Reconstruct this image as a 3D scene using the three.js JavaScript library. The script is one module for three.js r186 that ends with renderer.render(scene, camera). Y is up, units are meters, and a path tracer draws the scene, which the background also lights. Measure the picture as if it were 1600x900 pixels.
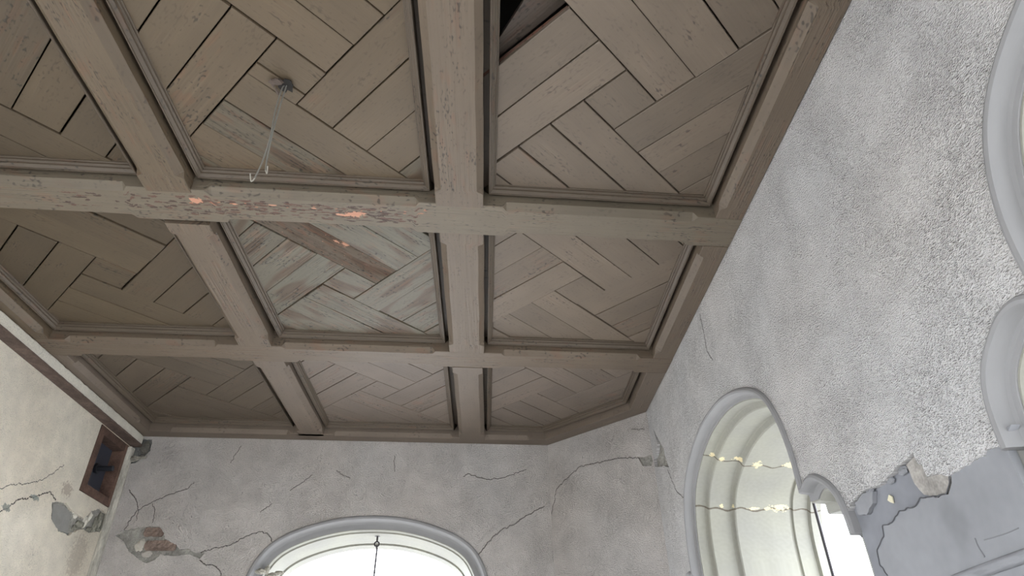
import * as THREE from 'three';
import { mergeGeometries, toCreasedNormals } from 'three/addons/utils/BufferGeometryUtils.js';

// ---------------------------------------------------------------- camera, sky, exposure
const scene = new THREE.Scene();
const renderer = new THREE.WebGLRenderer({ antialias: true });
renderer.toneMapping = THREE.LinearToneMapping;
renderer.toneMappingExposure = 2.4;
renderer.shadowMap.enabled = true;
const EYE = 1.6;                                                   // eye height; the timber soffit hangs 1.6 m above it
const camera = new THREE.PerspectiveCamera(47.03, 1600 / 900, 0.05, 200);
camera.position.set(0, EYE, 0);
camera.quaternion.setFromRotationMatrix(new THREE.Matrix4().makeBasis(
  new THREE.Vector3(0.99919589, -0.020573, 0.03441415),
  new THREE.Vector3(-0.00224035, 0.82833379, 0.56023041),
  new THREE.Vector3(-0.04003202, -0.55985702, 0.82762162)));
scene.add(camera);
{ // bright overcast sky, a little whiter overhead
  const w = 64, h = 32, a = new Float32Array(w * h * 4);
  for (let j = 0; j < h; j++) for (let i = 0; i < w; i++) {
    const e = (j + 0.5) / h * 2 - 1, k = 0.86 + 0.14 * Math.max(0, e);     // flat cloud deck
    a.set([0.95 * k, 1.0 * k, 1.08 * k, 1], (j * w + i) * 4);
  }
  const t = new THREE.DataTexture(a, w, h, THREE.RGBAFormat, THREE.FloatType);
  t.mapping = THREE.EquirectangularReflectionMapping; t.magFilter = THREE.LinearFilter; t.needsUpdate = true;
  scene.background = t; scene.backgroundIntensity = 4.2;
}

// ---------------------------------------------------------------- numbers and noise
function rng(seed) { let s = seed >>> 0; return () => { s = (s + 0x6D2B79F5) | 0; let t = Math.imul(s ^ (s >>> 15), 1 | s); t = (t + Math.imul(t ^ (t >>> 7), 61 | t)) ^ t; return ((t ^ (t >>> 14)) >>> 0) / 4294967296; }; }
const GX = new Float32Array(256), GY = new Float32Array(256), PERM = new Uint8Array(512);
{ const r = rng(11); for (let i = 0; i < 256; i++) { const a = r() * 6.28318; GX[i] = Math.cos(a); GY[i] = Math.sin(a); PERM[i] = i; }
  for (let i = 255; i > 0; i--) { const j = Math.floor(r() * (i + 1)); const t = PERM[i]; PERM[i] = PERM[j]; PERM[j] = t; }
  for (let i = 0; i < 256; i++) PERM[i + 256] = PERM[i]; }
function noise(x, y, px = 256, py = 256) {                          // gradient noise, period px by py
  const xi = Math.floor(x), yi = Math.floor(y), fx = x - xi, fy = y - yi;
  const x0 = ((xi % px) + px) % px, y0 = ((yi % py) + py) % py, x1 = (x0 + 1) % px, y1 = (y0 + 1) % py;
  const u = fx * fx * fx * (fx * (fx * 6 - 15) + 10), v = fy * fy * fy * (fy * (fy * 6 - 15) + 10);
  const a = PERM[PERM[x0 & 255] + (y0 & 255)], b = PERM[PERM[x1 & 255] + (y0 & 255)], c = PERM[PERM[x0 & 255] + (y1 & 255)], d = PERM[PERM[x1 & 255] + (y1 & 255)];
  const na = GX[a] * fx + GY[a] * fy, nb = GX[b] * (fx - 1) + GY[b] * fy, nc = GX[c] * fx + GY[c] * (fy - 1), nd = GX[d] * (fx - 1) + GY[d] * (fy - 1);
  return (na + (nb - na) * u + ((nc + (nd - nc) * u) - (na + (nb - na) * u)) * v) * 1.5;
}
const clamp = (x, a = 0, b = 1) => Math.min(b, Math.max(a, x));
const smooth = (a, b, x) => { const t = clamp((x - a) / (b - a)); return t * t * (3 - 2 * t); };
const lin = (c) => { c /= 255; return c <= 0.04045 ? c / 12.92 : ((c + 0.055) / 1.055) ** 2.4; };

// a colour map and a bump map from one painter: paint(x, y) in 0..1 returns [r, g, b (sRGB 0..255), height 0..1]
class Paint {
  constructor(w, h) { this.w = w; this.h = h; this.c = new Float32Array(w * h * 3); this.b = new Float32Array(w * h); }
  fill(f) { for (let j = 0, k = 0; j < this.h; j++) for (let i = 0; i < this.w; i++, k++) { const p = f((i + 0.5) / this.w, (j + 0.5) / this.h); this.c[k * 3] = p[0]; this.c[k * 3 + 1] = p[1]; this.c[k * 3 + 2] = p[2]; this.b[k] = p[3]; } return this; }
  // dab: blends colour and lowers or lifts the relief in a disc, all in pixels
  dab(x, y, r, rgb, a, dh) {
    for (let j = Math.max(0, Math.floor(y - r)); j <= Math.min(this.h - 1, y + r); j++) for (let i = Math.max(0, Math.floor(x - r)); i <= Math.min(this.w - 1, x + r); i++) {
      const d = Math.hypot(i + 0.5 - x, j + 0.5 - y) / r; if (d > 1) continue;
      const f = a * (1 - d * d), k = j * this.w + i;
      for (let q = 0; q < 3; q++) this.c[k * 3 + q] += (rgb[q] - this.c[k * 3 + q]) * f;
      this.b[k] = clamp(this.b[k] + dh * (1 - d * d));
    }
  }
  // blotch: a ragged spot, radii in pixels
  blotch(x, y, rx, ry, rgb, a, dh, seed, rag = 0.55) {
    const R = Math.max(rx, ry) * 1.8;
    for (let j = Math.max(0, Math.floor(y - R)); j <= Math.min(this.h - 1, y + R); j++) for (let i = Math.max(0, Math.floor(x - R)); i <= Math.min(this.w - 1, x + R); i++) {
      const dx = (i - x) / rx, dy = (j - y) / ry, d = Math.hypot(dx, dy) + rag * (noise(i * 0.35 / 4 + seed, j * 0.35 / 4) + 0.6 * noise(i * 0.28 + seed, j * 0.28));
      const f = a * (1 - smooth(0.8, 1.0, d)); if (f <= 0) continue; const k = j * this.w + i;
      for (let q = 0; q < 3; q++) this.c[k * 3 + q] += (rgb[q] - this.c[k * 3 + q]) * f;
      this.b[k] = clamp(this.b[k] + dh * f);
    }
  }
  maps() {
    const n = this.w * this.h, c = new Uint8Array(n * 4), b = new Uint8Array(n * 4);
    for (let k = 0; k < n; k++) { for (let q = 0; q < 3; q++) { c[k * 4 + q] = clamp(Math.round(this.c[k * 3 + q]), 0, 255); b[k * 4 + q] = Math.round(clamp(this.b[k]) * 255); } c[k * 4 + 3] = b[k * 4 + 3] = 255; }
    return [c, b].map((d, i) => { const t = new THREE.DataTexture(d, this.w, this.h); t.wrapS = t.wrapT = THREE.RepeatWrapping; t.magFilter = THREE.LinearFilter; t.minFilter = THREE.LinearFilter; if (!i) t.colorSpace = THREE.SRGBColorSpace; t.needsUpdate = true; return t; });
  }
}
const std = (o) => new THREE.MeshStandardMaterial({ roughness: 0.9, side: THREE.DoubleSide, ...o });

// ---------------------------------------------------------------- naming
const taken = {};
function numbered(name) { const n = (taken[name] = (taken[name] ?? -1) + 1); return n ? name + '_' + String(n).padStart(3, '0') : name; }
function tag(o, label, category, group) { o.userData.label = label; o.userData.category = category; if (group) o.userData.group = group; return o; }
function part(parent, name, geometry, material, label) { const m = new THREE.Mesh(geometry, material); m.name = name; m.castShadow = m.receiveShadow = true; if (label) m.userData.label = label; parent.add(m); return m; }
function thing(name, x, y, z, label, category, group) { const o = new THREE.Group(); o.name = numbered(name); o.position.set(x, y, z); scene.add(o); if (label) tag(o, label, category, group); return o; }
function lone(name, geometry, material, x, y, z) { const m = part(scene, numbered(name), geometry, material); m.position.set(x, y, z); return m; }
function structure(name, x, y, z, turn = 0) { const o = new THREE.Group(); o.name = name; o.position.set(x, y, z); o.rotation.y = turn; o.userData.kind = 'structure'; scene.add(o); return o; }

// ---------------------------------------------------------------- geometry helpers
function soup(tris, uvs) { const g = new THREE.BufferGeometry(); g.setAttribute('position', new THREE.Float32BufferAttribute(tris, 3)); g.setAttribute('uv', new THREE.Float32BufferAttribute(uvs, 2)); g.computeVertexNormals(); return g; }
// grid of rings: rings[i][j] = [x, y, z], uv(i, j); crease in radians
function loft(rings, uv, crease = 0.5, closed = false, caps = false) {
  const P = [], U = [], n = rings[0].length, m = closed ? n : n - 1;
  const put = (i, j, jj) => { P.push(...rings[i][j]); U.push(...uv(i, jj)); };
  for (let i = 0; i + 1 < rings.length; i++) for (let j = 0; j < m; j++) { const k = (j + 1) % n;
    put(i, j, j); put(i + 1, j, j); put(i + 1, k, j + 1); put(i, j, j); put(i + 1, k, j + 1); put(i, k, j + 1); }
  if (caps) for (const i of [0, rings.length - 1]) for (let j = 1; j + 1 < n; j++) { const o = i ? [0, j, j + 1] : [0, j + 1, j]; for (const q of o) put(i, q, q); }
  const g = soup(P, U); return crease > 0 ? toCreasedNormals(g, crease) : g;
}
// convex polygon in plan (x, z), bottom face at y0, thickness t, small chamfer on the lower edge; uv along direction (dx, dz)
function slab(poly, y0, t, ch, dir, off, tilt = [0, 0], scaleUV = [1.2, 0.6]) {
  const n = poly.length, c = poly.reduce((s, p) => [s[0] + p[0] / n, s[1] + p[1] / n], [0, 0]), P = [], U = [];
  const yy = (p, y) => y + (p[0] - c[0]) * tilt[0] + (p[1] - c[1]) * tilt[1];
  const uv = (p) => [(p[0] * dir[0] + p[1] * dir[1]) / scaleUV[0] + off[0], (p[0] * -dir[1] + p[1] * dir[0]) / scaleUV[1] + off[1]];
  const inn = inset(poly, ch), ring = [inn.map((p) => [p[0], yy(p, y0), p[1]]), poly.map((p) => [p[0], yy(p, y0 + ch), p[1]]), poly.map((p) => [p[0], yy(p, y0 + t), p[1]])], src = [inn, poly, poly];
  const tri = (...v) => { for (const [r, i] of v) { P.push(...ring[r][i]); U.push(...uv(src[r][i])); } };
  for (let i = 1; i + 1 < n; i++) { tri([0, 0], [0, i], [0, i + 1]); tri([2, 0], [2, i + 1], [2, i]); }
  for (let r = 0; r < 2; r++) for (let i = 0; i < n; i++) { const k = (i + 1) % n; tri([r, i], [r + 1, k], [r, k]); tri([r, i], [r + 1, i], [r + 1, k]); }
  return soup(P, U);
}
const cross = (a, b) => a[0] * b[1] - a[1] * b[0];
function area(p) { let s = 0; p.forEach((a, i) => { s += cross(a, p[(i + 1) % p.length]); }); return s / 2; }
function meet(p, d, q, e) { const t = cross([q[0] - p[0], q[1] - p[1]], e) / cross(d, e); return [p[0] + d[0] * t, p[1] + d[1] * t]; }
// polygon with every side moved inwards by w (w may be a list, one per side)
function inset(poly, w) {
  const s = Math.sign(area(poly)), n = poly.length;
  const L = poly.map((p, i) => { const q = poly[(i + 1) % n], d = [q[0] - p[0], q[1] - p[1]], l = Math.hypot(...d), ww = Array.isArray(w) ? w[i] : w; return [[p[0] - d[1] / l * ww * s, p[1] + d[0] / l * ww * s], d]; });
  return L.map(([p, d], i) => { const [q, e] = L[(i + n - 1) % n]; return meet(q, e, p, d); });
}
// part of a convex polygon where p.n <= c
function cut(poly, nx, ny, c) {
  const out = [], f = (p) => p[0] * nx + p[1] * ny - c;
  poly.forEach((a, i) => { const b = poly[(i + 1) % poly.length], fa = f(a), fb = f(b); if (fa <= 0) out.push(a); if ((fa < 0) !== (fb < 0) && fa !== fb) { const t = fa / (fa - fb); out.push([a[0] + (b[0] - a[0]) * t, a[1] + (b[1] - a[1]) * t]); } });
  return out;
}
const box = (w, h, d) => new THREE.BoxGeometry(w, h, d);
function boxUV(g, s) { // flat uv in metres / s from the dominant axis
  g = g.index ? g.toNonIndexed() : g; g.computeVertexNormals(); const p = g.attributes.position, n = g.attributes.normal, u = new Float32Array(p.count * 2);
  for (let i = 0; i < p.count; i++) { const a = [Math.abs(n.getX(i)), Math.abs(n.getY(i)), Math.abs(n.getZ(i))], X = p.getX(i), Y = p.getY(i), Z = p.getZ(i);
    const q = a[2] >= a[0] && a[2] >= a[1] ? [X, Y] : a[1] >= a[0] ? [X, Z] : [Z, Y]; u[i * 2] = q[0] / s; u[i * 2 + 1] = q[1] / s; }
  g.setAttribute('uv', new THREE.BufferAttribute(u, 2)); return g;
}
function tube(pts, r, seg = 24, rad = 8) { return new THREE.TubeGeometry(new THREE.CatmullRomCurve3(pts.map((p) => new THREE.Vector3(...p))), seg, r, rad, false); }
function rock(r, seed, sx = 1, sy = 1, sz = 1) { // broken lump
  const g = new THREE.IcosahedronGeometry(r, 2), p = g.attributes.position;
  for (let i = 0; i < p.count; i++) { const x = p.getX(i) / r, y = p.getY(i) / r, z = p.getZ(i) / r, k = 1 + 0.35 * noise(x * 1.3 + seed * 3.1 + z, y * 1.3 + seed - z) + 0.18 * noise(x * 3 + seed, z * 3 + y * 3); p.setXYZ(i, x * r * k * sx, y * r * k * sy, z * r * k * sz); }
  g.computeVertexNormals(); return g;
}

// ---------------------------------------------------------------- stucco walls: relief, dirt and cracks
// a map for a wall piece: u0..u1 along the wall, v0..v1 in height, in metres
function stucco(u0, u1, v0, v1, w, h, base, seed, cracks, o = {}) {
  const P = new Paint(w, h), W = u1 - u0, H = v1 - v0, sc = o.scale ?? 1;
  P.fill((a, b) => {
    const x = (u0 + a * W) + seed * 7, y = (v0 + b * H);
    const wx = noise(x * 9, y * 9) * 0.05, wy = noise(x * 9 + 40, y * 9 + 13) * 0.05, th = noise(x * 3.2 + 5, y * 3.2) * 2.6 + (o.sweep ?? 0.6);
    const ct = Math.cos(th), st = Math.sin(th), X = (x + wx) * ct + (y + wy) * st, Y = -(x + wx) * st + (y + wy) * ct;
    const r1 = 1 - Math.abs(noise(X * 15 * sc, Y * 78 * sc)) * 1.9, r2 = 1 - Math.abs(noise(X * 60 * sc + 7, Y * 150 * sc + x * 30)) * 1.8, n3 = noise(x * 300, y * 300);
    const amp = 0.85 + 0.3 * noise(x * 5 + 11, y * 5);
    let hgt = 0.5 + amp * (0.4 * (r1 - 0.5) + 0.12 * (r2 - 0.5) + 0.06 * n3);
    const big = noise(x * 1.1 + 3, y * 1.1 + 9) * 0.6 + noise(x * 3.7, y * 3.7 + 21) * 0.4, mid = noise(x * 14, y * 14 + 31);
    const pit = smooth(0.36, 0.12, hgt + 0.07 * noise(x * 40 + 9, y * 40)) * (0.75 + 0.25 * smooth(-0.3, 0.4, mid));
    const k = 1 + 0.035 * big + 0.035 * mid - 0.32 * pit + 0.05 * (hgt - 0.5), warm = 1 + 0.008 * noise(x * 2.1 + 50, y * 2.1);
    return [base[0] * k * warm, base[1] * k, base[2] * k / warm, hgt];
  });
  const pu = (u) => (u - u0) / W * w, pv = (v) => (v - v0) / H * h, r = rng(seed * 97 + 5), mm = w / W / 1000;
  for (const [line, wd, dark] of cracks) {
    let X = pu(line[0][0]), Y = pv(line[0][1]), ph = r() * 90;
    for (let i = 1; i < line.length; i++) {
      const bx = pu(line[i][0]), by = pv(line[i][1]), ax = pu(line[i - 1][0]), ay = pv(line[i - 1][1]), L = Math.hypot(bx - ax, by - ay), n = Math.max(2, Math.ceil(L / (0.5 * mm)));
      const nx = -(by - ay) / L, ny = (bx - ax) / L;
      for (let q = 0; q < n; q++) { const t = q / n, s = ph + t * L / mm / 14, env = Math.sin(Math.PI * t), off = (noise(s, 0.5) * 6 + noise(s * 3.3, 8) * 2.2) * mm * Math.min(1, env * 2);
        X = ax + (bx - ax) * t + nx * off; Y = ay + (by - ay) * t + ny * off;
        const k = clamp(0.75 + 0.7 * noise(s * 1.7, 33), 0.25, 1.3);
        P.dab(X, Y, Math.max(1.1, wd * mm * k), [base[0] * 0.3, base[1] * 0.29, base[2] * 0.29], dark * k, -0.5 * dark);
        if (q % 3 === 0) P.dab(X + ny * mm * 3, Y + Math.abs(nx) * mm * 3, 2.5 * mm, [base[0] * 1.06, base[1] * 1.05, base[2] * 1.03], 0.25, 0.08); }
      ph += L / mm / 14;
    }
  }
  if (o.extra) o.extra(P, pu, pv, mm);
  const [map, bumpMap] = P.maps();
  return { material: std({ map, bumpMap, bumpScale: o.bump ?? 0.024, roughness: 0.95 }), uv: (u, v) => [(u - u0) / W, (v - v0) / H] };
}
function wallUV(g, uv) { const p = g.attributes.position, a = new Float32Array(p.count * 2); for (let i = 0; i < p.count; i++) { const q = uv(p.getX(i), p.getY(i)); a[i * 2] = q[0]; a[i * 2 + 1] = q[1] + p.getZ(i) * 0.0; } g.setAttribute('uv', new THREE.BufferAttribute(a, 2)); return g; }
const V2 = (a) => a.map(([x, y]) => new THREE.Vector2(x, y));
function plate(outer, holes, z0, z1) { // plate in the wall's own axes between depths z0 < z1
  const s = new THREE.Shape(V2(outer)); for (const h of holes) s.holes.push(new THREE.Path(V2(h)));
  const g = new THREE.ExtrudeGeometry(s, { depth: z1 - z0, bevelEnabled: false, curveSegments: 1 }); g.translate(0, 0, z0); return g;
}
const rag = (poly, amp, seed, step = 0.012, open = false) => { // ragged outline for broken plaster
  const out = []; poly.forEach((a, i) => { if (open && i === poly.length - 1) { out.push(a); return; } const b = poly[(i + 1) % poly.length], L = Math.hypot(b[0] - a[0], b[1] - a[1]), n = Math.max(1, Math.round(L / step)); for (let q = 0; q < n; q++) { const t = q / n, x = a[0] + (b[0] - a[0]) * t, y = a[1] + (b[1] - a[1]) * t; out.push([x + amp * noise(x * 60 + seed, y * 60), y + amp * noise(x * 60 + seed + 50, y * 60)]); } });
  return out;
};

// colours (sRGB, as the surfaces are)
const C_RIGHT = [198, 196, 194], C_FAR = [209, 203, 198], C_LEFT = [240, 231, 213];

// ---- the trefoil arch: half outline from the apex down to the sill, offsets from the arch's axis
const catmull = (pts, n) => new THREE.SplineCurve(V2(pts)).getPoints(n).map((p) => [p.x, p.y]);
function archOutline(c, k, dv, lobe = true) {
  const top = catmull([[0, 2.745], [0.14, 2.736], [0.28, 2.706], [0.41, 2.658], [0.5, 2.606], [0.562, 2.545], [0.606, 2.465], [0.632, 2.38], [0.643, 2.3], [0.645, 2.212]], 36);
  const low = catmull([[0.652, 2.211], [0.69, 2.226], [0.735, 2.222], [0.78, 2.198], [0.818, 2.168], [0.843, 2.135], [0.86, 2.09], [0.867, 2.035], [0.869, 1.98], [0.868, 1.9]], 26);
  const half = [...top, ...low, [0.868, 1.5], [0.868, 0.45]];
  const right = half.map(([u, v]) => [c + u * k, v + dv]), left = half.slice(1).map(([u, v]) => [c - u * k, v + dv]).reverse();
  return [...left, ...right];                                       // from one sill over the apex to the other
}
// inward normals of an open outline that runs clockwise (over the top from left to right)
function inward(path) {
  return path.map((p, i) => { const a = path[Math.max(0, i - 1)], b = path[Math.min(path.length - 1, i + 1)];
    const d1 = [p[0] - a[0], p[1] - a[1]], d2 = [b[0] - p[0], b[1] - p[1]], l1 = Math.hypot(...d1) || 1, l2 = Math.hypot(...d2) || 1;
    const n1 = i ? [d1[1] / l1, -d1[0] / l1] : [d2[1] / l2, -d2[0] / l2], n2 = i < path.length - 1 ? [d2[1] / l2, -d2[0] / l2] : n1;
    const s = [n1[0] + n2[0], n1[1] + n2[1]], l = Math.hypot(...s) || 1, m = 1 / Math.max(0.55, (s[0] * n1[0] + s[1] * n1[1]) / l); return [s[0] / l * m, s[1] / l * m]; });
}
function sweep(path, profile, from = 0, to = path.length - 1, uvScale = 1) { // profile: [depth into the wall, offset inwards]
  const N = inward(path), rings = [], S = [0], T = [0];
  for (let i = from; i <= to; i++) { rings.push(profile.map(([d, o]) => [path[i][0] + N[i][0] * o, path[i][1] + N[i][1] * o, -d])); if (i > from) S.push(S[S.length - 1] + Math.hypot(path[i][0] - path[i - 1][0], path[i][1] - path[i - 1][1])); }
  for (let j = 1; j <= profile.length; j++) { const a = profile[j - 1], b = profile[j % profile.length]; T.push(T[j - 1] + Math.hypot(a[0] - b[0], a[1] - b[1])); }
  return { g: loft(rings, (i, j) => [S[i] / 4, T[j]], 0.42, true, true), length: S };
}
const RIM = [[0.012, -0.004], [-0.003, -0.003], [-0.01, 0.001], [-0.013, 0.008], [-0.01, 0.015], [-0.002, 0.018], [0.012, 0.019], [0.022, 0.022], [0.028, 0.028], [0.031, 0.038], [0.05, 0.038], [0.05, -0.004]];
const RIM_FAR = [[0.012, -0.004], [-0.004, -0.003], [-0.012, 0.002], [-0.014, 0.01], [-0.01, 0.018], [0.0, 0.021], [0.02, 0.023], [0.036, 0.028], [0.048, 0.037], [0.054, 0.05], [0.056, 0.062], [0.08, 0.062], [0.08, -0.004]];
const REVEAL = [[0.034, 0.03], [0.036, 0.042], [0.078, 0.046], [0.083, 0.05], [0.09, 0.068], [0.095, 0.072], [0.19, 0.076], [0.196, 0.081], [0.203, 0.1], [0.209, 0.104], [0.46, 0.11], [0.464, 0.1], [0.474, 0.1], [0.478, 0.112], [0.545, 0.115], [0.551, 0.135], [0.6, 0.138], [0.6, -0.002], [0.05, -0.002]];
const REVEAL_FAR = [[0.058, 0.055], [0.06, 0.066], [0.088, 0.07], [0.091, 0.062], [0.098, 0.062], [0.102, 0.076], [0.34, 0.08], [0.344, 0.071], [0.352, 0.071], [0.356, 0.088], [0.45, 0.092], [0.45, -0.002], [0.08, -0.002]];

// pale paint of the reveals, with crack lines crossing them and ochre plaster at the breaks
function revealMaterial(seed, marks) { // 4 m of outline by 1 m of depth
  const P = new Paint(2048, 512), base = [144, 143, 133];
  P.fill((a, b) => { const x = a * 4 + seed, y = b, s = noise(x * 6, y * 6), f = noise(x * 1.5, y * 20), g = noise(x * 60, y * 60), k = 1 + 0.04 * s + 0.015 * f + 0.02 * g; return [base[0] * k, base[1] * k, base[2] * k * (1 - 0.02 * s), 0.5 + 0.15 * s + 0.1 * g]; });
  const r = rng(seed + 3);
  for (const [s, w, list] of marks) { let d = 0;
    while (d < 0.95) { const wob = noise(d * 14 + s * 31, 2) * 0.02; P.dab((s + wob) / 4 * 2048, d * 512, 1.6 + r() * w, [92, 84, 72], 0.75, -0.4); d += 0.0016; }
    for (const [dd, rx, ry] of list) P.blotch((s + 0.012) / 4 * 2048 + (r() - 0.5) * 6, dd * 512, rx, ry, [226, 211, 168], 0.9, -0.15, r() * 50, 0.7); }
  const [map, bumpMap] = P.maps(); return std({ map, bumpMap, bumpScale: 0.003, roughness: 0.7 });
}

const M = {};
M.core = std({ color: new THREE.Color(0.3, 0.29, 0.27) });
{ // rough grey mortar behind the broken plaster
  const P = new Paint(512, 512).fill((a, b) => { const n = noise(a * 8, b * 8, 8, 8) * 0.5 + noise(a * 24, b * 24, 24, 24) * 0.35 + noise(a * 70, b * 70, 70, 70) * 0.3, k = 1 + 0.28 * n; return [150 * k, 148 * k, 141 * k, 0.5 + 0.45 * n]; });
  const [map, bumpMap] = P.maps(); M.mortar = std({ map, bumpMap, bumpScale: 0.012 });
}
{ // smooth repaired plaster of the pier
  const P = new Paint(1024, 1024).fill((a, b) => { const n = noise(a * 4, b * 4, 4, 4) * 0.5 + noise(a * 13, b * 13, 13, 13) * 0.35 + noise(a * 50, b * 50, 50, 50) * 0.18, s = smooth(0.3, 0.7, noise(a * 9, b * 9 + 3, 9, 9)), k = 1 + 0.1 * n - 0.05 * s; return [133 * k, 134 * k, 137 * k, 0.5 + 0.2 * n]; });
  const [map, bumpMap] = P.maps(); M.pier = std({ map, bumpMap, bumpScale: 0.004, roughness: 0.8 });
}

// ---------------------------------------------------------------- walls
// far wall: its own x runs along the wall, z = 0 is the plaster face, negative z is into the wall
const FAR_SKEW = 0.08, FAR_Z = -4.21;
const wallFar = structure('wall_far', 0, 0, FAR_Z, Math.atan(FAR_SKEW));
const farHole = rag([[-2.104, 2.634], [-2.013, 2.654], [-1.912, 2.658], [-1.874, 2.619], [-1.862, 2.588], [-1.791, 2.553], [-1.766, 2.528], [-1.723, 2.535], [-1.68, 2.513], [-1.62, 2.51], [-1.643, 2.476], [-1.702, 2.501], [-1.794, 2.491], [-1.864, 2.5], [-1.887, 2.469], [-1.926, 2.454], [-1.959, 2.463], [-2.043, 2.518], [-2.082, 2.567], [-2.142, 2.605]], 0.004, 1);
const farArch = archOutline(-0.675, 1.1, -0.018);
{
  const cracks = [
    [[[-2.139, 2.867], [-2.077, 2.798], [-2.053, 2.749], [-2.046, 2.687]], 1.7, 0.9], [[[-2.101, 2.632], [-2.061, 2.742], [-1.981, 2.8], [-1.895, 2.845], [-1.805, 2.879], [-1.777, 2.918]], 1.7, 0.85],
    [[[-1.983, 2.787], [-1.958, 2.737], [-1.953, 2.676]], 1.5, 0.85], [[[-1.645, 2.511], [-1.58, 2.535], [-1.488, 2.553], [-1.414, 2.601], [-1.34, 2.632], [-1.282, 2.614], [-1.249, 2.566], [-1.26, 2.524]], 2, 0.9],
    [[[-1.642, 2.47], [-1.607, 2.447], [-1.559, 2.442], [-1.51, 2.407], [-1.494, 2.36]], 2.2, 0.9], [[[-1.549, 3.153], [-1.59, 3.042]], 1.2, 0.6], [[[-1.2, 2.876], [-1.136, 2.927], [-1.083, 2.978]], 1.1, 0.6], [[[-1.355, 2.744], [-1.296, 2.795]], 1.1, 0.6],
    [[[-0.939, 3.006], [-0.886, 2.971], [-0.847, 2.957]], 1.1, 0.55], [[[-0.586, 3.111], [-0.576, 3.006]], 1.1, 0.6], [[[-0.139, 2.981], [-0.107, 3.001], [0.009, 2.964], [0.125, 2.979], [0.27, 3.035]], 1.3, 0.65],
    [[[0.377, 2.798], [0.273, 2.747], [0.183, 2.685], [0.096, 2.648], [0.046, 2.606], [-0.039, 2.507]], 1.7, 0.8]];
  const st = stucco(-2.4, 0.7, 1.8, 3.35, 2048, 1024, C_FAR, 2, cracks);
  const out = [[-2.25, 0], [0.45, 0], [0.45, 3.6], [-2.25, 3.6]], opening = [...farArch].reverse();
  part(wallFar, 'masonry', plate(out, [opening], -0.45, -0.016), M.core);
  M.farStucco = st.material; const gapHole = rag([[-2.2, 3.02], [-2.15, 3.03], [-2.11, 3.07], [-2.085, 3.11], [-2.09, 3.185], [-2.2, 3.185]], 0.004, 31);
  part(wallFar, 'stucco', wallUV(plate(out, [opening, farHole, gapHole], -0.016, 0), st.uv), st.material);
  part(wallFar, 'mortar', boxUV(plate([[-2.2, 3.0], [-2.07, 3.0], [-2.07, 3.2], [-2.2, 3.2]], [], -0.028, -0.0145), 0.4), std({ map: M.mortar.map, bumpMap: M.mortar.bumpMap, bumpScale: 0.015, color: new THREE.Color(0.5, 0.52, 0.55) }), 'dark mortar in the gap at the ledge end');
  part(wallFar, 'arch_moulding', sweep(farArch, RIM_FAR, 0, farArch.length - 1, 0.6).g, M.rim = std({ map: M.pier.map, bumpMap: M.pier.bumpMap, bumpScale: 0.004, color: new THREE.Color(1.1, 1.07, 1.02), roughness: 0.8 }));
  part(wallFar, 'arch_reveal', sweep(farArch, REVEAL_FAR, 0, farArch.length - 1, 1).g.scale(1, 1, 1), revealMaterial(4, [[1.55, 1.2, [[0.2, 9, 5]]], [1.42, 1, []]]));
  // the broken patch: mortar bed, two bricks, pale stones
  part(wallFar, 'mortar', boxUV(plate(farHole.map(([x, y]) => [x, y]), [], -0.03, -0.0145), 0.4), M.mortar);
  M.brick = std({ color: new THREE.Color(0.2, 0.145, 0.125) });
  const brick = (x0, y0, x1, y1, z, seed) => { const g = new THREE.BoxGeometry(x1 - x0, y1 - y0, 0.05, 12, 6, 3), p = g.attributes.position; for (let i = 0; i < p.count; i++) { const X = p.getX(i), Y = p.getY(i), Z = p.getZ(i), k = 0.004; const rx = 1 - 0.1 * Math.abs(2 * Y / (y1 - y0)) ** 4; p.setXYZ(i, X * rx + k * noise(X * 40 + seed, Y * 40), Y + k * noise(X * 40, Y * 40 + seed + 9), Z + 0.006 * noise(X * 50 + seed, Y * 50 + 3)); } g.computeVertexNormals(); g.translate((x0 + x1) / 2, (y0 + y1) / 2, z); return boxUV(g, 0.3); };
  M.brick = std({ map: M.mortar.map, bumpMap: M.mortar.bumpMap, bumpScale: 0.008, color: new THREE.Color(0.72, 0.55, 0.5) });
  part(wallFar, 'brick', brick(-1.99, 2.6, -1.88, 2.65, -0.032, 1), M.brick); part(wallFar, 'brick', brick(-1.965, 2.522, -1.79, 2.578, -0.03, 2), M.brick);
  part(wallFar, 'stone', rock(0.026, 3, 1, 1.2, 0.5).translate(-1.988, 2.55, -0.012), std({ color: new THREE.Color(0.5, 0.47, 0.41) })); part(wallFar, 'stone', rock(0.02, 5, 1.5, 0.9, 0.5).translate(-1.94, 2.505, -0.012), std({ color: new THREE.Color(0.45, 0.42, 0.38) }));
}
{ // crumbled edge at the left springing of the far arch
  const pale = std({ map: M.mortar.map, bumpMap: M.mortar.bumpMap, bumpScale: 0.008, color: new THREE.Color(1.3, 1.28, 1.2) });
  for (const [x, y, z, r, sx, sy] of [[-1.29, 2.41, 0, 0.022, 1.4, 0.7], [-1.262, 2.425, -0.03, 0.02, 0.7, 1.3], [-1.235, 2.395, -0.06, 0.03, 1.1, 0.6], [-1.21, 2.425, -0.12, 0.018, 1.5, 0.6]]) part(wallFar, 'stone', boxUV(rock(r, x * 11, sx, sy, 0.9), 0.3).translate(x, y, z), pale);
}
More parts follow.
